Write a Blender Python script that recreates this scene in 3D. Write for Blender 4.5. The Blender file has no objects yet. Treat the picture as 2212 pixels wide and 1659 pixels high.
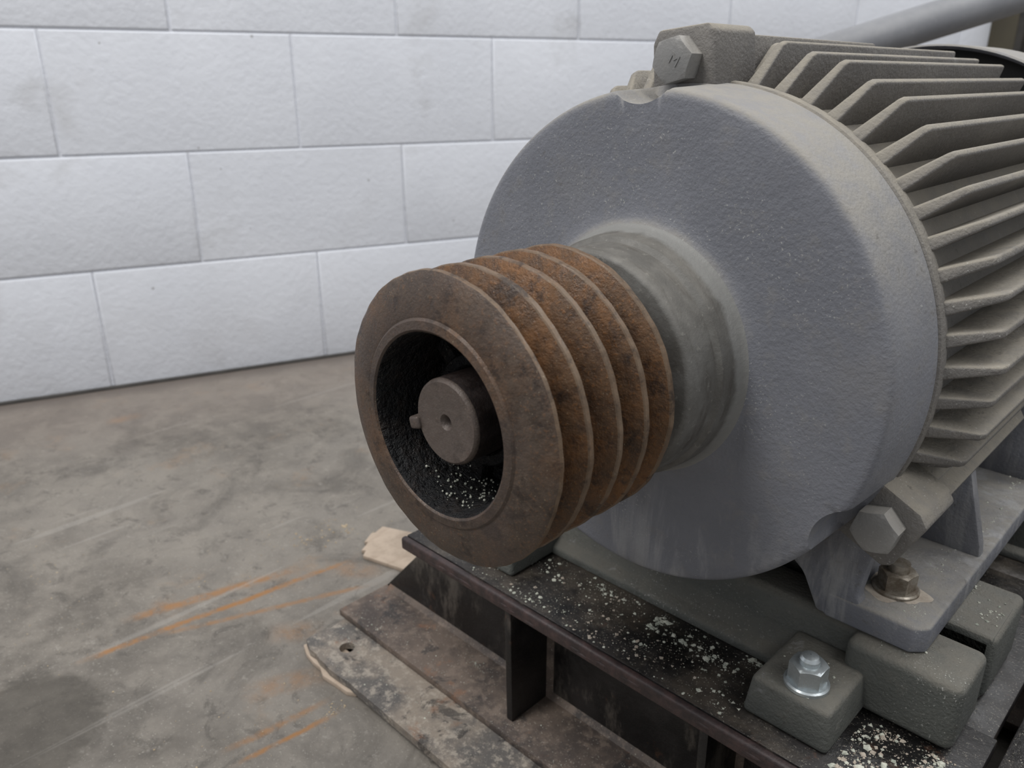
import bpy, bmesh, math, random
from mathutils import Vector, Matrix
random.seed(7)
H=0.497   # motor axis height above floor
pi=math.pi
scene=bpy.context.scene
scene.view_settings.view_transform='Standard'

# ---------------------------------------------------------------- materials
class Mt:
    def __init__(s,name):
        s.m=bpy.data.materials.new(name); s.m.use_nodes=True
        s.nt=s.m.node_tree; s.nt.nodes.clear()
        s.out=s.nt.nodes.new('ShaderNodeOutputMaterial')
        s.b=s.nt.nodes.new('ShaderNodeBsdfPrincipled')
        s.nt.links.new(s.b.outputs[0],s.out.inputs[0])
        g=s.nt.nodes.new('ShaderNodeNewGeometry'); s.g=g
        s.P=g.outputs['Position']; s.N=g.outputs['Normal']
        sp=s.nt.nodes.new('ShaderNodeSeparateXYZ'); s.nt.links.new(s.N,sp.inputs[0]); s.nz=sp.outputs[2]; s.ny=sp.outputs[1]
        sp=s.nt.nodes.new('ShaderNodeSeparateXYZ'); s.nt.links.new(s.P,sp.inputs[0]); s.X,s.Y,s.Z=sp.outputs
    def put(s,v,sock):
        if hasattr(v,'is_output'): s.nt.links.new(v,sock)
        elif isinstance(v,(tuple,list)):
            sock.default_value=(*v,1) if len(v)==3 and len(sock.default_value)==4 else v
        else: sock.default_value=v
    def noise(s,scale,detail=4,rough=.55,vec=None,dist=0):
        n=s.nt.nodes.new('ShaderNodeTexNoise'); n.inputs['Scale'].default_value=scale
        n.inputs['Detail'].default_value=detail; n.inputs['Roughness'].default_value=rough
        n.inputs['Distortion'].default_value=dist
        s.nt.links.new(vec or s.P,n.inputs['Vector']); return n.outputs[0]
    def vor(s,scale,feature='F1',vec=None,out='Distance'):
        n=s.nt.nodes.new('ShaderNodeTexVoronoi'); n.feature=feature; n.inputs['Scale'].default_value=scale
        s.nt.links.new(vec or s.P,n.inputs['Vector']); return n.outputs[out]
    def mapv(s,scale=(1,1,1),loc=(0,0,0),rot=(0,0,0)):
        n=s.nt.nodes.new('ShaderNodeMapping'); n.inputs['Scale'].default_value=scale
        n.inputs['Location'].default_value=loc; n.inputs['Rotation'].default_value=rot
        s.nt.links.new(s.P,n.inputs[0]); return n.outputs[0]
    def step(s,v,a,b,lo=0,hi=1):
        n=s.nt.nodes.new('ShaderNodeMapRange'); n.interpolation_type='SMOOTHSTEP'
        s.put(v,n.inputs[0]); n.inputs[1].default_value=a; n.inputs[2].default_value=b
        n.inputs[3].default_value=lo; n.inputs[4].default_value=hi; return n.outputs[0]
    def math(s,op,a,b=0,c=None):
        n=s.nt.nodes.new('ShaderNodeMath'); n.operation=op; s.put(a,n.inputs[0]); s.put(b,n.inputs[1])
        if c is not None: s.put(c,n.inputs[2])
        return n.outputs[0]
    def mul(s,a,b): return s.math('MULTIPLY',a,b)
    def mix(s,f,a,b,mode='MIX'):
        n=s.nt.nodes.new('ShaderNodeMix'); n.data_type='RGBA'; n.blend_type=mode
        s.put(f,n.inputs[0]); s.put(a,n.inputs[6]); s.put(b,n.inputs[7]); return n.outputs[2]
    def bump(s,h,strength=.3,dist=.001,normal=None):
        n=s.nt.nodes.new('ShaderNodeBump'); n.inputs['Strength'].default_value=strength
        n.inputs['Distance'].default_value=dist; s.put(h,n.inputs['Height'])
        if normal: s.nt.links.new(normal,n.inputs['Normal'])
        return n.outputs[0]
    def fin(s,col,rough=.6,metal=0,nrm=None,spec=.5):
        s.put(col,s.b.inputs['Base Color']); s.put(rough,s.b.inputs['Roughness']); s.put(metal,s.b.inputs['Metallic'])
        s.b.inputs['Specular IOR Level'].default_value=spec
        if nrm: s.nt.links.new(nrm,s.b.inputs['Normal'])
        return s.m

def dusty_paint(name,base,base2,dust,dust_amt=.8,bump=.35,rough=.55,speck=.85,cast=320,low=False):
    m=Mt(name)
    n1=m.noise(9,5,.6); n2=m.noise(60,4,.65); n3=m.noise(cast,3,.6); n4=m.noise(3.2,3)
    c=m.mix(m.step(n1,.35,.68),base,base2)
    c=m.mix(m.mul(m.step(n2,.52,.72),.18),c,dust)
    up=m.step(m.nz,.05,.8)
    d=m.mul(up,m.step(n2,.25,.62,.5,1))
    d=m.mul(d,dust_amt)
    c=m.mix(d,c,dust)
    if speck:
        sp=m.mul(m.step(m.noise(480,2,.7),.63,.71),m.step(m.noise(8,4,.6),.46,.64))
        c=m.mix(m.mul(sp,speck),c,(.50,.50,.47))
        sf=m.mul(m.step(m.noise(34,6,.8,dist=.6),.58,.68),m.step(m.noise(5,3),.50,.62))
        c=m.mix(m.mul(sf,.45),c,(.34,.34,.34))
        sp2=m.mul(m.step(m.noise(120,5,.75),.59,.68),m.step(n4,.42,.62))
        c=m.mix(m.mul(sp2,.5),c,(.05,.046,.043))
    if low:
        st=m.noise(20,5,.75,vec=m.mapv((1,1,.22)),dist=.4)
        k=m.mul(m.step(m.Z,.30,.42,1,0),m.step(st,.48,.63))
        c=m.mix(m.mul(k,.55),c,(.36,.36,.36))
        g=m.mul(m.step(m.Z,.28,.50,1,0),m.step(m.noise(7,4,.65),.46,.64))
        c=m.mix(m.mul(g,.45),c,(.085,.083,.085))  # dark smudge low on the bell: shadow under the hub, painted into the colour
        b=m.mul(m.step(m.noise(5,5,.7,vec=m.mapv((1,1,1),(4,1,2))),.54,.70),.3)
        c=m.mix(b,c,(.19,.18,.165))
    h=m.math('ADD',n3,m.mul(n2,.6))
    nr=m.bump(h,bump,.0024)
    return m.fin(c,m.math('ADD',rough,m.mul(d,.35)),0,nr,.4)

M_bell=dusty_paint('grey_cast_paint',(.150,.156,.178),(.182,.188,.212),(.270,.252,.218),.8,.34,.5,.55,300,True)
M_fin=dusty_paint('grey_fin_paint',(.116,.110,.105),(.160,.151,.141),(.255,.232,.192),.92,.45,.55,.5)
M_rail=dusty_paint('green_grey_rail_paint',(.078,.082,.075),(.112,.116,.106),(.172,.157,.130),.6,.5,.55,.7)
M_pipe=dusty_paint('pipe_paint',(.17,.175,.19),(.21,.215,.23),(.3,.3,.3),.3,.05,.4,0)

m=Mt('hub_scuffed'); n=m.noise(26,6,.65); n2=m.noise(160,4,.7); v=m.noise(18,5,.65,vec=m.mapv((1,5,1)))
c=m.mix(m.step(n,.35,.70),(.100,.096,.088),(.155,.152,.143))
c=m.mix(m.mul(m.step(v,.50,.70),.6),c,(.048,.040,.033))
c=m.mix(m.mul(m.step(n2,.60,.70),.35),c,(.32,.31,.28))
c=m.mix(m.mul(m.step(m.nz,.2,.9),m.step(n,.3,.7,.05,.35)),c,(.22,.20,.165))
yy=m.math('ADD',m.Y,m.mul(m.math('SUBTRACT',n,.5),.02))
c=m.mix(m.step(yy,.190,.197,0,.75),c,(.26,.26,.25))
M_hub=m.fin(c,.6,.1,m.bump(n2,.4,.0014))

def rust(name,dark,mid,orange,amt,grey=None,bs=.6,spk=.35):
    m=Mt(name)
    n=m.noise(16,6,.65,dist=.4); n2=m.noise(95,5,.7); n3=m.noise(420,3,.65); n4=m.noise(42,5,.75)
    c=m.mix(m.step(n2,.3,.7),dark,mid)
    c=m.mix(m.mul(m.step(n,.42,.66),m.step(n4,.35,.60,.1,amt)),c,orange)
    c=m.mix(m.mul(m.step(n3,.56,.66),.5),c,orange)
    c=m.mix(m.mul(m.step(m.noise(600,2,.7),.65,.73),spk),c,(.38,.32,.23))
    c=m.mix(m.mul(m.step(n4,.52,.66),.75),c,(.018,.012,.010))
    if grey: c=m.mix(m.mul(m.step(m.noise(7,3),.45,.6),.6),c,grey)
    h=m.math('ADD',n2,m.mul(n3,.8))
    return m.fin(c,m.step(n2,.3,.7,.40,.70),.2,m.bump(h,bs,.0013),.5)
M_rust=rust('rusted_sheave',(.050,.028,.016),(.112,.061,.030),(.215,.095,.030),.75)
M_rustf=rust('rusted_face',(.052,.037,.028),(.094,.067,.050),(.175,.090,.044),.55,(.072,.054,.047),.5,.5)
M_edge=rust('worn_rim',(.10,.068,.044),(.16,.113,.075),(.19,.11,.06),.5,None,.25)
M_shaft=rust('shaft_steel',(.080,.060,.050),(.140,.110,.093),(.13,.075,.05),.3,(.100,.081,.072),.4,.7)
M_shaftd=rust('shaft_barrel',(.014,.011,.011),(.036,.027,.026),(.05,.028,.02),.3,None,.4,.1)
m=Mt('black_grease'); n=m.noise(45,6,.75); n2=m.noise(150,4,.7)
c=m.mix(m.step(n,.45,.75),(.0045,.0045,.0055),(.022,.015,.012))
c=m.mix(m.mul(m.step(m.noise(420,2,.7),.67,.74),.4),c,(.24,.23,.18))
M_grease=m.fin(c,m.step(n2,.3,.7,.3,.65),0,m.bump(m.math('ADD',n,n2),.8,.006),.3)

m=Mt('black_steel'); n=m.noise(11,6,.7); n2=m.noise(120,5,.7); n3=m.noise(500,2,.7)
c=m.mix(m.step(n,.38,.7),(.006,.0055,.0055),(.021,.018,.017))
up=m.step(m.nz,.3,.9)
c=m.mix(m.mul(up,m.step(m.noise(6,5,.7),.49,.68,.0,.6)),c,(.11,.09,.07))
c=m.mix(m.mul(m.step(n3,.60,.68),m.mul(up,.5)),c,(.25,.23,.19))
c=m.mix(m.mul(m.step(m.noise(14,6,.75,vec=m.mapv((1,1,.35))),.53,.67),m.step(up,0,1,.5,0)),c,(.15,.13,.11))
c=m.mix(m.mul(m.step(m.noise(19,6,.75),.58,.67),.5),c,(.08,.04,.024))
M_black=m.fin(c,m.step(n,.3,.7,.30,.58),.1,m.bump(n2,.45,.002))
m=Mt('frame_edge_primer'); n2=m.noise(70,5,.7)
c=m.mix(m.step(n2,.35,.7),(.026,.018,.018),(.065,.039,.036))
M_lip=m.fin(c,.5,0,m.bump(n2,.6,.002))
def platem(name,a,b,dustc,k1,dark=.85):
    m=Mt(name); n=m.noise(9,6,.7); n2=m.noise(60,6,.75)
    c=m.mix(m.step(n,.40,.60),a,b)
    c=m.mix(m.step(n2,.49,.62,0,k1),c,dustc)
    c=m.mix(m.step(m.noise(22,5,.7,dist=.5),.57,.64,0,dark),c,(.028,.025,.024))
    c=m.mix(m.step(m.noise(20,5,.7),.60,.70,0,.6),c,(.20,.10,.055))
    c=m.mix(m.step(m.noise(430,2,.7),.64,.71,0,.6),c,(.45,.42,.36))
    return m.fin(c,.65,0,m.bump(n2,.4,.002))
M_plate=platem('base_plate_dirty',(.100,.092,.086),(.25,.21,.17),(.38,.335,.28),.7,.75)
M_flange=platem('bottom_flange_dirty',(.058,.045,.039),(.130,.098,.078),(.22,.17,.135),.5,.75)

def metal(name,a,b,rough,mt):
    m=Mt(name); n=m.noise(90,4,.7); c=m.mix(m.step(n,.35,.68),a,b)
    return m.fin(c,m.step(n,.3,.7,rough,rough+.25),mt,m.bump(n,.2,.0008))
M_zinc=metal('zinc',(.55,.60,.62),(.42,.45,.46),.26,.8)
M_brass=metal('stained_bolt',(.32,.29,.245),(.15,.12,.088),.36,.6)
M_boltg=dusty_paint('painted_bolt',(.18,.18,.18),(.23,.225,.215),(.32,.30,.27),.7,.2,.4,.5)
M_chip=metal('paint_chip',(.56,.56,.48),(.30,.32,.27),.7,0)
M_crumb=metal('crumb',(.44,.36,.25),(.30,.23,.15),.8,0)
M_powder=metal('beige_powder',(.42,.37,.31),(.32,.27,.22),.9,0)
m=Mt('beige_scrap'); n=m.noise(40,4,.6); n2=m.noise(12,4,.7); g=m.noise(25,4,.7,vec=m.mapv((4,.5,1),(0,0,0),(0,0,.5)))
c=m.mix(m.step(n2,.45,.7,0,.7),m.mix(n,(.38,.30,.23),(.49,.40,.32)),(.25,.2,.15))
M_scrap=m.fin(m.mix(m.step(g,.5,.7,0,.3),c,(.24,.17,.12)),.85,0,m.bump(n,.3,.002))
m=Mt('dark_void'); M_void=m.fin((.010,.010,.010),.8)
m=Mt('column_paint'); n=m.noise(8,4); M_col=m.fin(m.mix(m.step(n,.4,.6),(.018,.017,.016),(.04,.036,.03)),.6,0,m.bump(n,.2,.002))
m=Mt('column_trim'); M_col2=m.fin(m.mix(m.noise(12,4),(.045,.038,.025),(.08,.068,.04)),.6)

m=Mt('painted_block'); n=m.noise(2.6,5,.6); n2=m.noise(70,3,.5); n3=m.noise(5,4,.55,dist=.2)
c=m.mix(m.step(n,.3,.7),(.61,.63,.68),(.66,.68,.73))
st=m.mul(m.step(n3,.56,.72),m.step(m.noise(1.7,2),.42,.54))
c=m.mix(m.mul(st,.35),c,(.36,.355,.35))
vp=m.step(m.vor(17),.04,.075,1,0)
c=m.mix(m.mul(vp,m.step(m.noise(4,2),.50,.58,0,.7)),c,(.3,.3,.3))
low=m.step(m.Z,.0,.30,1,0)
c=m.mix(m.mul(low,m.step(n3,.4,.65,.05,.3)),c,(.40,.39,.39))
M_wall=m.fin(c,.8,0,m.bump(m.math('ADD',m.mul(n2,.8),m.mul(m.noise(14,4,.6),.8)),.28,.006),.2)

WN=(.9438,-.3305); WO=-1.6095
m=Mt('old_concrete'); P=m.P; X,Y=m.X,m.Y
n=m.noise(2.3,6,.62,dist=.3); n2=m.noise(13,7,.72); n3=m.noise(110,4,.7)
c=m.mix(m.step(n,.36,.64),(.118,.105,.089),(.200,.181,.157))
c=m.mix(m.step(n2,.40,.64,0,.6),c,(.240,.217,.187))
c=m.mix(m.step(m.noise(5,6,.7,dist=.8),.50,.66,0,.6),c,(.088,.079,.068))
c=m.mix(m.step(m.noise(27,7,.8,dist=.6),.53,.64,0,.55),c,(.075,.067,.058))
c=m.mix(m.step(m.noise(48,6,.8),.58,.66,0,.45),c,(.31,.29,.255))
c=m.mix(m.step(m.noise(300,2,.7),.62,.70,0,.5),c,(.42,.40,.35))
c=m.mix(m.step(m.noise(6,5,.7,vec=m.mapv((1,1,1),(3,2,0))),.56,.72,0,.4),c,(.27,.18,.11))
wob=m.mul(m.math('SUBTRACT',m.noise(7,5,.7),.5),.045)
def streak(c,a,b,w,col,amt):
    dx,dy=b[0]-a[0],b[1]-a[1]; L=math.hypot(dx,dy); dx/=L; dy/=L
    rx=m.math('SUBTRACT',X,a[0]); ry=m.math('SUBTRACT',Y,a[1])
    t=m.math('ADD',m.mul(rx,dx),m.mul(ry,dy))
    q=m.math('ADD',m.mul(rx,-dy),m.mul(ry,dx))
    q=m.math('ABSOLUTE',m.math('ADD',q,m.mul(wob,.35)))
    f=m.mul(m.step(q,w*.1,w,1,0),m.mul(m.step(t,-.01,.03),m.step(t,L-.05,L+.01,1,0)))
    f=m.mul(f,m.step(m.noise(40,4,.7),.34,.6,.2,1))
    return m.mix(m.mul(f,amt),c,col)
OR=(.29,.14,.048)
for a,b,w,k in [((-.624,-.102),(-.5675,.283),.009,.95),((-.669,-.026),(-.6075,.208),.014,.75),((-.3256,-.045),(-.3104,.085),.006,.95),
              ((-.352,-.04),(-.335,.09),.008,.7),((-.60,.0),(-.49,.27),.008,.6),((-.68,.02),(-.64,.05),.018,.6),((-.42,.02),(-.37,.12),.025,.4),
              ((-.50,.1),(-.45,.16),.03,.4),((-.58,.24),(-.50,.30),.03,.35),((-1.40,.22),(-1.38,.30),.03,.5)]:
    c=streak(c,a,b,w,OR,k)
ex=m.math('DIVIDE',m.math('SUBTRACT',X,-.545),.105); ey=m.math('DIVIDE',m.math('SUBTRACT',Y,-.185),.080)
e=m.math('ADD',m.math('ADD',m.mul(ex,ex),m.mul(ey,ey)),m.mul(wob,60))
c=m.mix(m.step(e,.7,1.25,.65,0),c,(.045,.039,.031))
for rz,sv in ((.9,.68),(-.5,.70),(.2,.70)):
    sc=m.noise(34,2,.5,vec=m.mapv((1,.04,1),(rz*3,0,0),(0,0,rz)))
    c=m.mix(m.mul(m.step(sc,sv,sv+.04),.25),c,(.36,.34,.31))
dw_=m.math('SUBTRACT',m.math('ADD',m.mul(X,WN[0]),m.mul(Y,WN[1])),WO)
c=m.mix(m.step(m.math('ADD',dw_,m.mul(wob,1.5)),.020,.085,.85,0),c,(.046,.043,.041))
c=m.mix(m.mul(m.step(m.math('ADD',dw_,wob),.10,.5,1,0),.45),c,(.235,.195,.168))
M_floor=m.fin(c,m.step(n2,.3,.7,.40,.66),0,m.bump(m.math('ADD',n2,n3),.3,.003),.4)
m=Mt('dark_caulk'); n=m.noise(20,4); M_caulk=m.fin(m.mix(n,(.03,.028,.026),(.10,.095,.09)),.8)

# ---------------------------------------------------------------- mesh helpers
def empty(name,loc):
    e=bpy.data.objects.new(name,None); e.location=(loc[0],loc[1],loc[2]+H); e.empty_display_size=.05
    scene.collection.objects.link(e); return e
def obj(name,bm,mats,parent=None,angle=35,smooth=True,raw=False):
    bmesh.ops.recalc_face_normals(bm,faces=bm.faces[:])
    if not raw: bmesh.ops.translate(bm,verts=bm.verts[:],vec=(0,0,H))
    lo=Vector([min(v.co[i] for v in bm.verts) for i in range(3)]); hi=Vector([max(v.co[i] for v in bm.verts) for i in range(3)])
    c=(lo+hi)/2; bmesh.ops.translate(bm,verts=bm.verts[:],vec=-c)
    me=bpy.data.meshes.new(name); bm.to_mesh(me); bm.free()
    for mm in (mats if isinstance(mats,list) else [mats]): me.materials.append(mm)
    if smooth:
        me.polygons.foreach_set('use_smooth',[True]*len(me.polygons)); me.set_sharp_from_angle(angle=math.radians(angle))
    o=bpy.data.objects.new(name,me); scene.collection.objects.link(o)
    if parent:
        o.parent=parent; o.location=c-parent.location
    else: o.location=c
    return o
def merge(bm,tmp,mat=None,mi=0):
    if mat: bmesh.ops.transform(tmp,matrix=mat,verts=tmp.verts[:])
    bmesh.ops.recalc_face_normals(tmp,faces=tmp.faces[:])
    for f in tmp.faces: f.material_index=mi
    me=bpy.data.meshes.new('t'); tmp.to_mesh(me); tmp.free(); bm.from_mesh(me); bpy.data.meshes.remove(me)
def box(bm,x0,x1,y0,y1,z0,z1,bev=.002,mat=None,seg=2,mi=0):
    t=bmesh.new(); bmesh.ops.create_cube(t,size=1)
    for v in t.verts: v.co=Vector(((x0+x1)/2+v.co.x*(x1-x0),(y0+y1)/2+v.co.y*(y1-y0),(z0+z1)/2+v.co.z*(z1-z0)))
    if bev>0: bmesh.ops.bevel(t,geom=t.edges[:],offset=bev,segments=seg,affect='EDGES',profile=.5)
    merge(bm,t,mat,mi)
def prism(bm,pts,vec,bev=.0,mat=None,seg=2,mi=0):
    t=bmesh.new(); a=[t.verts.new(p) for p in pts]; f=t.faces.new(a)
    r=bmesh.ops.extrude_face_region(t,geom=[f]); nv=[g for g in r['geom'] if isinstance(g,bmesh.types.BMVert)]
    bmesh.ops.translate(t,verts=nv,vec=vec); bmesh.ops.recalc_face_normals(t,faces=t.faces[:])
    if bev>0: bmesh.ops.bevel(t,geom=t.edges[:],offset=bev,segments=seg,affect='EDGES',profile=.5)
    merge(bm,t,mat,mi)
def lathe(bm,prof,segs=128,rf=None,mi=None,cap=(False,False),mat=None):
    t=bmesh.new(); rings=[]
    for i,(y,r) in enumerate(prof):
        ring=[]
        for k in range(segs):
            th=2*pi*k/segs; rr=rf(th,y,r) if rf else r
            ring.append(t.verts.new((rr*math.cos(th),y,rr*math.sin(th))))
        rings.append(ring)
    for i in range(len(rings)-1):
        for k in range(segs):
            f=t.faces.new((rings[i][k],rings[i][(k+1)%segs],rings[i+1][(k+1)%segs],rings[i+1][k]))
            f.material_index=mi[i] if mi else 0
    if mat: bmesh.ops.transform(t,matrix=mat,verts=t.verts[:])
    me=bpy.data.meshes.new('t'); t.to_mesh(me); t.free(); bm.from_mesh(me); bpy.data.meshes.remove(me)
def hexhead(bm,R,h,mat,washer=None,mi=0,dome=False):
    t=bmesh.new(); segs=48; rin=R*math.cos(pi/6)
    def hr(th): return rin/math.cos(((th)%(pi/3))-pi/6)
    rings=[]
    for lev in range(3):
        ring=[]
        for k in range(segs):
            th=2*pi*k/segs; r=hr(th)
            if lev==0: z=0
            elif lev==1: z=h-(r-rin*.97)*.55
            else: r=rin*.95; z=h
            ring.append(t.verts.new((r*math.cos(th),r*math.sin(th),z)))
        rings.append(ring)
    for i in range(2):
        for k in range(segs): t.faces.new((rings[i][k],rings[i][(k+1)%segs],rings[i+1][(k+1)%segs],rings[i+1][k]))
    t.faces.new(rings[0]); t.faces.new(rings[2])
    if washer:
        wr,wh=washer
        bb=[[t.verts.new((r*math.cos(2*pi*k/40),r*math.sin(2*pi*k/40),z)) for k in range(40)] for z,r in [(-wh,wr),(-wh*.3,wr),(0,wr*.92)]]
        for i in range(2):
            for k in range(40): t.faces.new((bb[i][k],bb[i][(k+1)%40],bb[i+1][(k+1)%40],bb[i+1][k]))
        t.faces.new(bb[0]); t.faces.new(bb[2])
    if dome:
        rr=R*.52; zs=[(h-.001,rr),(h+rr*.55,rr),(h+rr*.85,rr*.8),(h+rr*1.0,rr*.45),(h+rr*1.05,.0004)]
        bb=[[t.verts.new((r*math.cos(2*pi*k/32),r*math.sin(2*pi*k/32),z)) for k in range(32)] for z,r in zs]
        for i in range(4):
            for k in range(32): t.faces.new((bb[i][k],bb[i][(k+1)%32],bb[i+1][(k+1)%32],bb[i+1][k]))
    merge(bm,t,mat,mi)
def rotY(th): return Matrix.Rotation(pi/2-th,4,'Y')
FRONT=Matrix.Rotation(pi/2,4,'X')

# ================================================================ PULLEY
pul=empty('v_belt_pulley',(0,.05,0))
ridge=[0.0,.0267,.0558,.0835,.1113]; hw=.0020; prof=[]; mi=[]
def add(y,r,mm): prof.append((y,r)); mi.append(mm)
add(.050,.0305,3); add(.050,.047,3); add(.046,.049,3); add(.046,.0575,3); add(-.0060,.0610,3); add(-.0090,.0625,1); add(-.0102,.0640,1)
add(-.0095,.0695,1); add(-.0080,.0712,1); add(-.0082,.0730,1); add(-.0060,.086,1); add(-.0025,.0965,1); add(-.0008,.0993,2); add(.0006,.1,2)
add(.0018,.1,0)
for i in range(4):
    a=ridge[i]+hw if i else .0018
    b=ridge[i+1]-hw
    gw=b-a
    add(a+.0006,.0990,0); add(a+gw*.36,.0785,0); add(a+gw*.42,.0778,0); add(a+gw*.60,.0778,0); add(a+gw*.66,.0785,0); add(b-.0006,.0990,2); add(b+.0002,.1,2); add(ridge[i+1]+hw-.0002,.1,0)
add(.1145,.0985,0); add(.1150,.06,0); add(.1265,.052,0); add(.1265,.0305,0)
wob2=lambda th,y,r: r+ (.0003*math.sin(5*th+y*60)+.0003*math.sin(11*th+2)+.00015*math.sin(37*th+y*90)) if r>.098 else r
bm=bmesh.new(); lathe(bm,prof,256,wob2,mi)
obj('sheave',bm,[M_rust,M_rustf,M_edge,M_grease],pul,28)
bm=bmesh.new(); lathe(bm,[(.052,.0302),(.030,.0302),(.028,.032),(.028,.0385),(.030,.040),(.052,.041)],96)
for k in range(3):
    th=math.radians(80+120*k); c=(.0485*math.cos(th),.046,.0485*math.sin(th))
    hexhead(bm,.0075,.007,Matrix.Translation(c)@FRONT)
for k in range(3):
    th=math.radians(20+120*k)
    box(bm,-.006,.006,.034,.048,.038,.058,.0015,rotY(th))
for i in range(45):
    th=math.radians(random.gauss(-88,30)); yy=random.uniform(.004,.044); rr=.0612-yy*.05
    t=bmesh.new(); bmesh.ops.create_icosphere(t,subdivisions=2,radius=random.uniform(.0015,.0042))
    for v in t.verts: v.co*=random.uniform(.85,1.1)
    bmesh.ops.scale(t,vec=(1.3,1.3,.55),verts=t.verts[:])
    merge(bm,t,Matrix.Translation((rr*math.cos(th),yy,rr*math.sin(th)))@rotY(th))
obj('bushing',bm,M_grease,pul)
# grit and flakes lying in the bottom of the recess
bm=bmesh.new()
for i in range(110):
    th=math.radians(random.gauss(-90,20)); yy=random.uniform(.002,.044); rr=.0595-yy*.05
    t=bmesh.new(); bmesh.ops.create_icosphere(t,subdivisions=1,radius=random.uniform(.0003,.0011)); merge(bm,t,Matrix.Translation((rr*math.cos(th),yy,rr*math.sin(th))))
obj('grit',bm,M_chip,pul,smooth=False)
# ================================================================ MOTOR
mot=empty('electric_motor',(0,.5,0))
bm=bmesh.new()
lathe(bm,[(.012,.0012),(.0060,.0026),(.0012,.0046),(.0002,.0056),(-.0004,.0275),(.0008,.0290),(.0028,.0297),(.12,.0297),(.1272,.0297)],96,None,[0,0,0,0,0,0,1,1])
lathe(bm,[(.1272,.0297),(.1272,.038),(.152,.038)],64,None,[1,1])
lathe(bm,[(.012,.0012),(.0121,.0002)],16,None,[1])
obj('shaft',bm,[M_shaft,M_shaftd],mot)
bm=bmesh.new(); th=math.radians(196); box(bm,-.0045,.0045,-.003,.07,.026,.0362,.0020,rotY(th),3); 
obj('shaft_key',bm,M_shaft,mot)

LUGS=[math.radians(93),math.radians(-29),math.radians(212)]
BR=.2225
def notch(th,y,r):
    if r<.185 or y>.262: return r
    for L in LUGS:
        d=(th-L+pi)%(2*pi)-pi; t=r*math.sin(d)
        if abs(d)<.4 and abs(t)<.031:
            r=min(r,BR-math.sqrt(.031**2-t*t))
    return r
bm=bmesh.new()
lathe(bm,[(.143,.038),(.143,.088),(.1442,.0905),(.1475,.0922),(.176,.0932),(.1775,.0950),(.179,.0972),(.194,.0985),(.2005,.1005),(.2048,.1035),(.2068,.109),(.2074,.118),(.2078,.150),(.2080,.185),(.2082,.1965),(.2088,.2000),(.2102,.2020),(.2125,.2031),(.2165,.2036),(.235,.2043),(.258,.2053),(.263,.2056),(.2805,.2068),(.2832,.2066),(.2842,.2045),(.2855,.198)],
      512,notch,[1]*9+[0]*16)
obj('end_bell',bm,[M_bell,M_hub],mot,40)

bm=bmesh.new()
lathe(bm,[(.2846,.198),(.2848,.2062),(.2862,.2078),(.292,.2085),(.300,.2075),(.306,.204),(.735,.204),(.742,.2),(.745,.15)],192)
obj('frame_drum',bm,M_fin,mot)
bm=bmesh.new()
step=math.radians(6.5); n=int(2*pi/step)
for k in range(n+1):
    th=math.radians(93)+step*(k+.5)
    if k+.5>2*pi/step-.4: continue
    deg=math.degrees(th)%360
    if 236<deg<304: continue
    near=min(abs((th-L+pi)%(2*pi)-pi) for L in LUGS)
    y0=.291 if near>math.radians(8.5) else .335
    rt=.2385+.0015*math.sin(k*3.1)
    if 304<deg<338: rt=.228
    t=bmesh.new()
    w0,w1=.0060,.0029
    sh=.033 if y0<.3 else .03
    pts=[(y0,.198),(y0+.004,.2085),(y0+sh,rt-.002),(y0+sh+.006,rt),(.728,rt),(.738,.198)]
    A=[];B=[]
    for (y,r) in pts:
        w=w0+(w1-w0)*((r-.2)/.04)
        A.append(t.verts.new((-w,y,r))); B.append(t.verts.new((w,y,r)))
    t.faces.new(A); t.faces.new(B[::-1])
    for i in range(len(pts)):
        j=(i+1)%len(pts); t.faces.new((A[j],A[i],B[i],B[j]))
    bmesh.ops.recalc_face_normals(t,faces=t.faces[:])
    bmesh.ops.bevel(t,geom=[e for e in t.edges],offset=.0019,segments=3,affect='EDGES',profile=.5)
    merge(bm,t,rotY(th))
obj('cooling_fins',bm,M_fin,mot,40)

bm=bmesh.new()
for L in LUGS:
    prism(bm,[(-.027,.264,.196),(-.0285,.264,.236),(-.023,.264,.246),(.022,.264,.248),(.028,.264,.243),(.031,.264,.196)],(0,.062,0),.0025,rotY(L),2)
    prism(bm,[(.0,.30,.20),(.0,.32,.243),(.0,.60,.242),(.0,.66,.2)],(.014,0,0),.002,rotY(L))
obj('bolt_lugs',bm,M_fin,mot,40)
bm=bmesh.new()
for L in LUGS:
    c=(BR*math.cos(L),.264,BR*math.sin(L))
    hexhead(bm,.0182,.0165,Matrix.Translation(c)@FRONT@Matrix.Rotation(.25,4,'Z'),washer=None)
obj('lug_bolts',bm,M_boltg,mot,25)
cu=bpy.data.curves.new('bolt_mark','FONT'); cu.body='M'; cu.size=.012; cu.extrude=.0004; cu.align_x='CENTER'; cu.align_y='CENTER'
to=bpy.data.objects.new('tmp_mark',cu); scene.collection.objects.link(to)
bpy.context.view_layer.update(); dg=bpy.context.evaluated_depsgraph_get()
tm=bpy.data.meshes.new_from_object(to.evaluated_get(dg)); bpy.data.objects.remove(to)
bm=bmesh.new(); bm.from_mesh(tm)
bmesh.ops.transform(bm,verts=bm.verts[:],matrix=Matrix.Translation((BR*math.cos(LUGS[0])+.003,.2473,BR*math.sin(LUGS[0])))@Matrix.Rotation(.5,4,'Y')@FRONT)
obj('bolt_mark',bm,M_boltg,mot,smooth=False)

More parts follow.
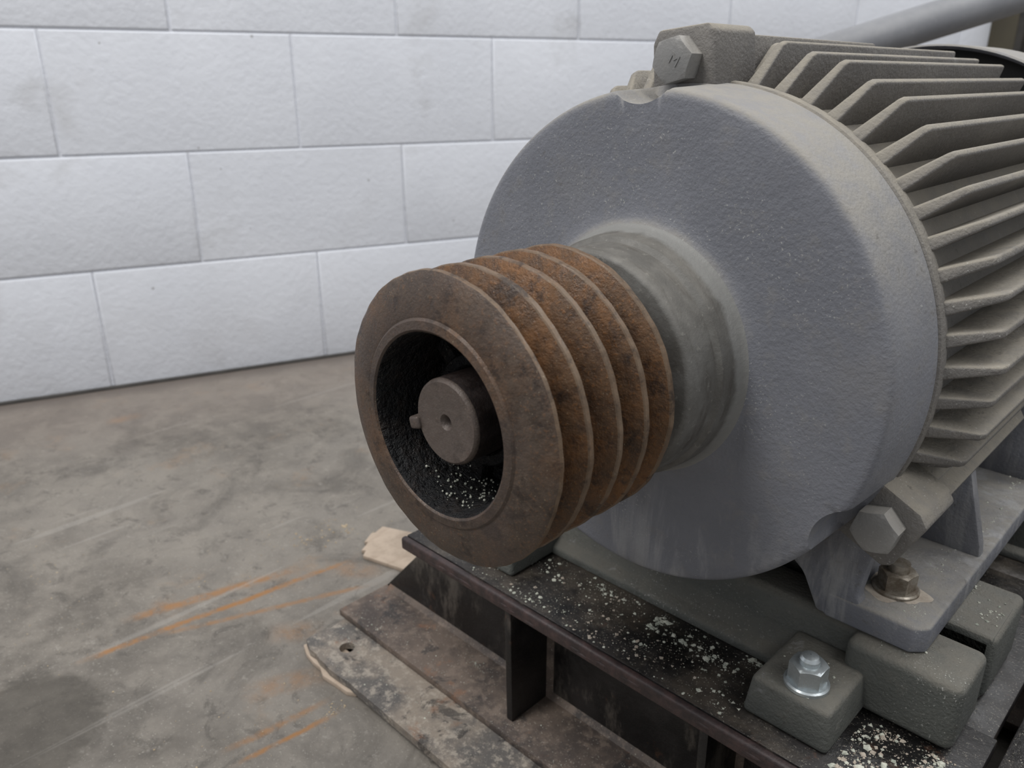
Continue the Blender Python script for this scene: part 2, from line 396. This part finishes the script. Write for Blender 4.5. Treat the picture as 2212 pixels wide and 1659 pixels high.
for sx,nm in ((1,'foot_right'),(-1,'foot_left')):
    bm=bmesh.new()
    prism(bm,[(.140,.312,-.2358),(.150,.304,-.2358),(.222,.304,-.2358),(.232,.314,-.2358),(.232,.79,-.2358),(.140,.79,-.2358)],(0,0,.025),.003,None,3)
    prism(bm,[(.085,.312,-.178),(.135,.312,-.130),(.168,.312,-.205),(.168,.312,-.224),(.142,.312,-.230),(.128,.312,-.212)],(0,.46,0),.003)
    for yy in (.455,.66,.775):
        prism(bm,[(.13,yy,-.15),(.185,yy,-.095),(.203,yy,-.12),(.226,yy,-.20),(.228,yy,-.216),(.15,yy,-.216)],(0,.014,0),.0025)
    prism(bm,[(.095,.305,-.172),(.150,.305,-.128),(.176,.305,-.108),(.186,.305,-.135),(.178,.305,-.175),(.174,.305,-.205),(.178,.305,-.213),(.150,.305,-.2345),(.141,.305,-.2345),(.126,.305,-.205),(.114,.305,-.190)],(0,.016,0),.003)
    if sx<0:
        bmesh.ops.scale(bm,vec=(-1,1,1),verts=bm.verts[:])
    obj(nm,bm,M_bell,mot,40)
    bm=bmesh.new()
    for yy in (.350,.735):
        hexhead(bm,.0160,.016,Matrix.Translation((sx*.190,yy,-.2070))@Matrix.Rotation(.3,4,'Z'),washer=(.0195,.004),dome=False)
        t=bmesh.new(); bmesh.ops.create_cone(t,cap_ends=True,segments=32,radius1=.0092,radius2=.0085,depth=.010)
        merge(bm,t,Matrix.Translation((sx*.190,yy,-.1885)))
    obj('foot_bolts',bm,M_brass,mot,25)
    bm=bmesh.new()
    for yy in (.350,.735):
        ring=[];inn=[]
        for k in range(48):
            a=2*pi*k/48; r=.0245+.004*math.sin(3*a+1)+.002*math.sin(7*a)+random.uniform(-.0008,.0008)
            ring.append(bm.verts.new((sx*.190+r*math.cos(a),yy+r*math.sin(a)*.95,-.2107))); inn.append(bm.verts.new((sx*.190+.0185*math.cos(a),yy+.0185*math.sin(a),-.2100)))
        for k in range(48): bm.faces.new((ring[k],ring[(k+1)%48],inn[(k+1)%48],inn[k]))
    obj('bolt_dust',bm,M_powder,mot)
bm=bmesh.new(); box(bm,-.325,-.19,.375,.56,-.06,.12,.022,None,4)
obj('conduit_box',bm,M_bell,mot)
bm=bmesh.new()
lathe(bm,[(.742,.15),(.742,.19),(.80,.19)],96,None,[1,1])
lathe(bm,[(.81,.19),(.80,.232),(.792,.241),(.786,.2425),(.784,.2445),(.786,.2465),(.795,.2465),(.91,.2465),(.94,.238),(.955,.20),(.96,.10),(.96,.001)],160,None,[1,1]+[0]*9)
obj('fan_cowl',bm,[M_bell,M_void],mot)

# ================================================================ SLIDE RAILS
def slide_rail(name,y0,flip):
    e=empty(name,(0,y0+.09,-.27)); bm=bmesh.new()
    def Yv(y): return y0+(y if not flip else .19-y)
    pr=[(0,-.30),(.001,-.291),(.012,-.284),(.020,-.268),(.024,-.242),(.030,-.236),(.068,-.236),(.070,-.240),(.070,-.30)]
    prism(bm,[(-.255,Yv(y),z) for y,z in pr],(.450,0,0),.0025)
    pr=[(.088,-.30),(.088,-.240),(.090,-.236),(.150,-.236),(.158,-.242),(.164,-.268),(.176,-.286),(.19,-.291),(.19,-.30)]
    prism(bm,[(-.255,Yv(y),z) for y,z in pr],(.522,0,0),.0025)
    ya,yb=sorted((Yv(.065),Yv(.095))); box(bm,-.25,.262,ya,yb,-.30,-.275,.001)
    ya,yb=sorted((Yv(.003),Yv(.070))); box(bm,.176,.270,ya,yb,-.2995,-.2362,.008,None,4)
    ya,yb=sorted((Yv(.088),Yv(.180))); box(bm,.205,.270,ya,yb,-.2995,-.2362,.007,None,4)
    obj('rail_body',bm,M_rail,e,40)
    bm=bmesh.new()
    for xa,xb in ((.128,.196),(-.225,-.157)):
        ya,yb=sorted((Yv(-.064),Yv(.022)))
        t=bmesh.new(); bmesh.ops.create_cube(t,size=1)
        for v in t.verts:
            top=v.co.z>0
            gx=0 if top else .004
            v.co=Vector(((xa+xb)/2+v.co.x*(xb-xa+2*gx),(ya+yb)/2+v.co.y*(yb-ya+2*gx),-.30 if not top else -.262))
        bmesh.ops.bevel(t,geom=t.edges[:],offset=.005,segments=3,affect='EDGES',profile=.5)
        merge(bm,t)
    obj('mounting_lugs',bm,M_rail,e,40)
    bm=bmesh.new()
    for xc in (.166,-.19):
        yc=Yv(-.042)
        hexhead(bm,.0160,.017,Matrix.Translation((xc,yc,-.2580))@Matrix.Rotation(.5,4,'Z'),washer=(.0185,.004),dome=True)
    obj('lug_nuts',bm,M_zinc,e,25)
    return e
slide_rail('motor_slide_rail',.285,False)
slide_rail('motor_slide_rail',.640,True)

# ================================================================ BLACK STEEL FRAME
fr=empty('steel_support_frame',(.05,.4,-.4))
def beam(y0,y1,nm,xl=-.305,xr=.293):
    bm=bmesh.new(); yc=(y0+y1)/2
    box(bm,xl,xr,y0+.004,y1,-.312,-.300,.0015)
    box(bm,xl-.14,xr+.2,y0-.012,y1+.01,-.480,-.470,.0015,mi=1)
    prism(bm,[(xl+.005,yc-.004,-.31),(xr,yc-.004,-.31),(xr,yc-.004,-.472),(xl-.14,yc-.004,-.472)],(0,.008,0),.001)
    for xs in (-.14,.10):
        prism(bm,[(xs,y0+.003,-.311),(xs,y0+.006,-.470),(xs,yc,-.470),(xs,yc,-.311)],(.009,0,0),.001)
        prism(bm,[(xs,y1-.003,-.311),(xs,y1-.006,-.470),(xs,yc,-.470),(xs,yc,-.311)],(.009,0,0),.001)
        prism(bm,[(xs+.008,yc-.003,-.471),(xs+.016,yc-.003,-.471),(xs+.008,yc-.011,-.471)],(0,0,.16),0,mi=1)
    prism(bm,[(xl-.13,yc-.003,-.471),(xl-.13,yc-.011,-.471),(xl-.13,yc-.003,-.463)],(xr-xl+.12,0,0),0,mi=1)
    obj(nm,bm,[M_black,M_flange],fr)
beam(.190,.335,'front_beam'); beam(.60,.86,'rear_beam')
bm=bmesh.new(); box(bm,-.307,.293,.186,.1945,-.3165,-.3005,.003,None,3)
for i in range(60):
    x=-.3+.59*random.random(); t=bmesh.new(); bmesh.ops.create_icosphere(t,subdivisions=2,radius=.003+.003*random.random())
    bmesh.ops.scale(t,vec=(2.2,.6,.6),verts=t.verts[:]); merge(bm,t,Matrix.Translation((x,.1885,-.3125+.004*random.random())))
obj('flange_lip',bm,M_lip,fr)
bm=bmesh.new()
for xa,xb in ((.301,.47),):
    box(bm,xa,xb,.05,1.0,-.312,-.300,.0015); box(bm,xa+.02,xa+.03,.05,1.0,-.472,-.31,.001); box(bm,xa,xb,.05,1.0,-.48,-.47,.0015)
box(bm,-.285,-.17,.330,.62,-.312,-.3005,.0015); box(bm,-.235,-.225,.33,.62,-.472,-.31,.001)
box(bm,.17,.29,.330,.62,-.312,-.3005,.0015)
obj('side_channels',bm,M_black,fr)
bm=bmesh.new()
hx,hy,hr=-.381,.146,.010
xs0,xs1,ya,yb=-.433,.30,.110,.34
pts=[(xs0,.118)]
for i in range(1,12): pts.append((xs0+random.uniform(-.004,.003),.118+(yb-.118)*i/12))
pts+=[(xs0,yb),(xs1,yb),(xs1,ya),(-.30,ya)]
for i in range(1,10): pts.append((-.30-.125*i/10,ya+random.uniform(-.0035,.0035)))
t=bmesh.new(); ov=[t.verts.new((x,y,-.480)) for x,y in pts]; oe=[t.edges.new((ov[i],ov[(i+1)%len(ov)])) for i in range(len(ov))]
hv=[t.verts.new((hx+hr*math.cos(2*pi*k/32),hy+hr*math.sin(2*pi*k/32),-.480)) for k in range(32)]
he=[t.edges.new((hv[i],hv[(i+1)%32])) for i in range(32)]
bmesh.ops.triangle_fill(t,edges=oe+he,use_beauty=True)
bad=[f for f in t.faces if (f.calc_center_median().xy-Vector((hx,hy))).length<hr*.9 and all(v in hv for v in f.verts)]
if bad: bmesh.ops.delete(t,geom=bad,context='FACES')
r=bmesh.ops.extrude_face_region(t,geom=t.faces[:]); nv=[g for g in r['geom'] if isinstance(g,bmesh.types.BMVert)]
bmesh.ops.translate(t,verts=nv,vec=(0,0,-.010))
merge(bm,t)
obj('base_plate',bm,M_plate,fr,30)
bm=bmesh.new()
box(bm,-.41,.28,.155,.32,-.497,-.4895,.001); box(bm,.30,.46,.06,.99,-.497,-.4795,.001); box(bm,-.41,.28,.62,.84,-.497,-.479,.001)
obj('grout_pad',bm,M_black,fr)
def scrap(name,pts,z0,z1,mat,parent=None):
    bm=bmesh.new(); prism(bm,[(x,y,z0) for x,y in pts],(0,0,z1-z0),.0008); return obj(name,bm,mat,parent,30)
rg=lambda a:random.uniform(-a,a)
pts=[(-.438,.116),(-.42,.109),(-.40,.104+rg(.003)),(-.385,.107),(-.37,.101),(-.35,.1035),(-.325,.1055),(-.315,.112),(-.318,.150),(-.43,.150)]
scrap('shim_strip',pts,-.497,-.4902,M_scrap,fr)
# splintered end of a flat board lying on the floor
pts=[(-.606,.372),(-.599,.352),(-.602,.346),(-.588,.322),(-.583,.326),(-.571,.304),(-.566,.309),(-.557,.297),(-.42,.335),(-.445,.43),(-.50,.418)]
scrap('wood_scrap',pts,-.4968,-.4905,M_scrap)

# ================================================================ CHIPS
def chips(name,zones,mat,parent=None):
    bm=bmesh.new()
    for (x0,x1,y0,y1,z,nn,smin,smax) in zones:
        cl=[(random.uniform(x0,x1),random.uniform(y0,y1),random.uniform(.04,.24)) for _ in range(max(3,nn//50))]
        i=0
        while i<nn:
            if random.random()<.72:
                q=random.choice(cl); x=random.gauss(q[0],(x1-x0)*q[2]*.5); y=random.gauss(q[1],(y1-y0)*q[2]*.9)
            else: x=random.uniform(x0,x1); y=random.uniform(y0,y1)
            if not(x0<x<x1 and y0<y<y1): continue
            i+=1
            s=smin+(smax-smin)*random.random()**6
            k=random.choice((3,4,5)); a0=random.random()*6.3
            t=[bm.verts.new((x+s*math.cos(a0+2*pi*j/k)*random.uniform(.6,1.1),y+s*math.sin(a0+2*pi*j/k)*random.uniform(.6,1.1),z+.0002)) for j in range(k)]
            u=[bm.verts.new((v.co.x*.7+x*.3,v.co.y*.7+y*.3,z+.0003+s*.45*random.random())) for v in t]
            bm.faces.new(u)
            for j in range(k): bm.faces.new((t[j],t[(j+1)%k],u[(j+1)%k],u[j]))
    return obj(name,bm,mat,parent,smooth=False)
chips('paint_chips',[(-.22,.125,.197,.283,-.300,800,.0004,.0030),(.0,.125,.25,.283,-.300,300,.0004,.0040),
 (.205,.29,.197,.283,-.300,500,.0005,.0042),(.305,.46,.15,.6,-.300,1200,.0005,.0036),(-.42,.2,.18,.25,-.470,200,.0005,.002),(-.42,.1,.112,.176,-.480,120,.0005,.002)],M_chip,fr)
chips('sawdust',[(.205,.29,.197,.283,-.300,900,.0006,.0032),(.305,.46,.15,.6,-.300,1100,.0005,.003),(-.2,.125,.197,.283,-.300,260,.0005,.0028)],M_powder,fr)
r1=bpy.data.objects['motor_slide_rail']
chips('rail_chips',[(.134,.190,.226,.280,-.262,170,.0004,.0019),(.188,.264,.295,.35,-.236,130,.0004,.002),(.212,.264,.38,.45,-.236,160,.0004,.002)],M_chip,r1)
chips('foot_chips',[(.150,.228,.31,.34,-.211,110,.0004,.0013),(.195,.228,.37,.75,-.211,260,.0004,.002)],M_chip,mot)
chips('floor_crumbs',[(-.70,-.62,.24,.34,-.497,240,.0006,.0032),(-.45,-.30,.03,.105,-.497,80,.0006,.002),(-.9,-.5,.1,.4,-.497,180,.0006,.0018),(-1.0,-.3,-.2,.1,-.497,220,.0005,.002)],M_crumb)

# ================================================================ BACKGROUND
pp=empty('steel_pipe',(-.3,1.5,-.1))
path=[Vector((-.62,1.093,-.497)),Vector((-.62,1.093,.08))]
d=Vector((.287,.351,.131)).normalized(); A=Vector((-.473,1.273,.218))
p0=Vector((-.62,1.093,.151)); 
for i in range(1,9):
    t=i/9; a=Vector((-.62,1.093,.08)); b=p0; c=p0+d*.09
    path.append(a*(1-t)**2+b*2*t*(1-t)+c*t*t)
path+= [p0+d*.09, A, A+d*2.2]
bm=bmesh.new(); rings=[]
for i,p in enumerate(path):
    q=(path[min(i+1,len(path)-1)]-path[max(i-1,0)]).normalized(); s=q.cross(Vector((0.77,-.63,0))).normalized(); u=q.cross(s)
    rings.append([bm.verts.new(p+(s*math.cos(2*pi*k/40)+u*math.sin(2*pi*k/40))*.036) for k in range(40)])
for i in range(len(rings)-1):
    for k in range(40): bm.faces.new((rings[i][k],rings[i][(k+1)%40],rings[i+1][(k+1)%40],rings[i+1][k]))
bm.faces.new(rings[0]); bm.faces.new(rings[-1])
obj('pipe_run',bm,M_pipe,pp)
bm=bmesh.new(); box(bm,-.69,-.55,1.02,1.16,-.497,-.487,.003); obj('pipe_foot',bm,M_pipe,pp)

dw=Vector((.3305,.9438,0)); nw=Vector((WN[0],WN[1],0)); O=nw*WO
W=Matrix(((dw.x,nw.x,0,O.x),(dw.y,nw.y,0,O.y),(0,0,1,0),(0,0,0,1)))
bm=bmesh.new(); rh,bl=.2565,.519
w0,w1,ztop=-3.2,6.2,2.2
for k in range(-2,9):
    za=.0467+rh*k; zb=za+rh
    if k==-2: za=-.497
    off=-.2512+(bl/2 if k%2 else 0)+(.018 if k==-2 else 0)
    j=int((w0-off)/bl)
    while off+j*bl<w1:
        xa=off+j*bl; xb=xa+bl; j+=1
        g=.0018; iy=.0066; dp=-.0040; of=random.uniform(-.0008,.0008)
        a=[Vector((xa+g,dp,za+g)),Vector((xb-g,dp,za+g)),Vector((xb-g,dp,zb-g)),Vector((xa+g,dp,zb-g))]
        b=[Vector((xa+iy,of,za+iy)),Vector((xb-iy,of,za+iy)),Vector((xb-iy,of,zb-iy)),Vector((xa+iy,of,zb-iy))]
        mch=[(p+q)/2+Vector((0,.0013,0)) for p,q in zip(a,b)]
        va=[bm.verts.new(W@p) for p in a]; vm=[bm.verts.new(W@p) for p in mch]; vb=[bm.verts.new(W@p) for p in b]
        bm.faces.new(vb)
        for i in range(4):
            i2=(i+1)%4; bm.faces.new((va[i],va[i2],vm[i2],vm[i])); bm.faces.new((vm[i],vm[i2],vb[i2],vb[i]))
t=bmesh.new(); bmesh.ops.create_cube(t,size=1)
for v in t.verts: v.co=Vector(((w0+w1)/2+v.co.x*(w1-w0+.3),-.0540+v.co.y*.10,(-.497+ztop)/2+v.co.z*(ztop+.497)))
merge(bm,t,W)
obj('wall_left',bm,M_wall,None,40)
bm=bmesh.new(); box(bm,w0,w1,-.002,.006,-.497,-.489,.002,W); obj('caulk_strip_left',bm,M_caulk)  # thin dark strip added for the grime line at the wall foot, no real baseboard
bm=bmesh.new(); box(bm,2.765,3.2,.0,.14,-.497,2.2,.004,W); box(bm,2.75,2.765,.0,.10,-.497,2.2,.002,W,mi=1); box(bm,2.75,2.765,.10,.125,-.497,2.2,.002,W,mi=0)
obj('door_frame',bm,[M_col,M_col2])
bm=bmesh.new(); box(bm,-2.6,4.5,-3.5,7,-.55,-.497,0); obj('floor',bm,M_floor,None,smooth=False)

# ================================================================ LIGHT
def area(name,loc,target,sx,sy,power,col=(1,1,1)):
    l=bpy.data.lights.new(name,'AREA'); l.shape='RECTANGLE'; l.size=sx; l.size_y=sy; l.energy=power; l.color=col
    o=bpy.data.objects.new(name,l); o.location=loc
    o.rotation_euler=(Vector(target)-Vector(loc)).to_track_quat('-Z','Y').to_euler(); scene.collection.objects.link(o)
area('ceiling_lamp',(-.7,-1.3,3.1),(-.3,.2,0.3),.8,2.6,80,(1,.985,.96))
area('ceiling_lamp',(1.6,.6,3.2),(.3,.8,0),.6,3.0,42,(1,.99,.98))
area('ceiling_lamp',(.6,3.0,3.2),(-.6,2.2,.3),2.5,.6,55,(1,1,1))
w=bpy.data.worlds.new('World'); scene.world=w; w.use_nodes=True
w.node_tree.nodes['Background'].inputs[0].default_value=(.94,.965,1.0,1); w.node_tree.nodes['Background'].inputs[1].default_value=.47

# ================================================================ CAMERA
cam=bpy.data.cameras.new('camera'); co=bpy.data.objects.new('camera',cam); scene.collection.objects.link(co)
cam.sensor_width=36; cam.lens=36*1740/2212; cam.clip_start=.01
p=math.atan2(665,1740); yaw=math.radians(44.4)
h=Vector((-math.sin(yaw),math.cos(yaw),0)); F=h*math.cos(p)+Vector((0,0,-math.sin(p))); R=Vector((math.cos(yaw),math.sin(yaw),0)); U=R.cross(F)
Mx=Matrix((R,U,-F)).transposed().to_4x4(); Mx.translation=Vector((.3673,-.3133,.2107+H)); co.matrix_world=Mx
cam.dof.use_dof=True; cam.dof.focus_distance=.62; cam.dof.aperture_fstop=9
scene.camera=co
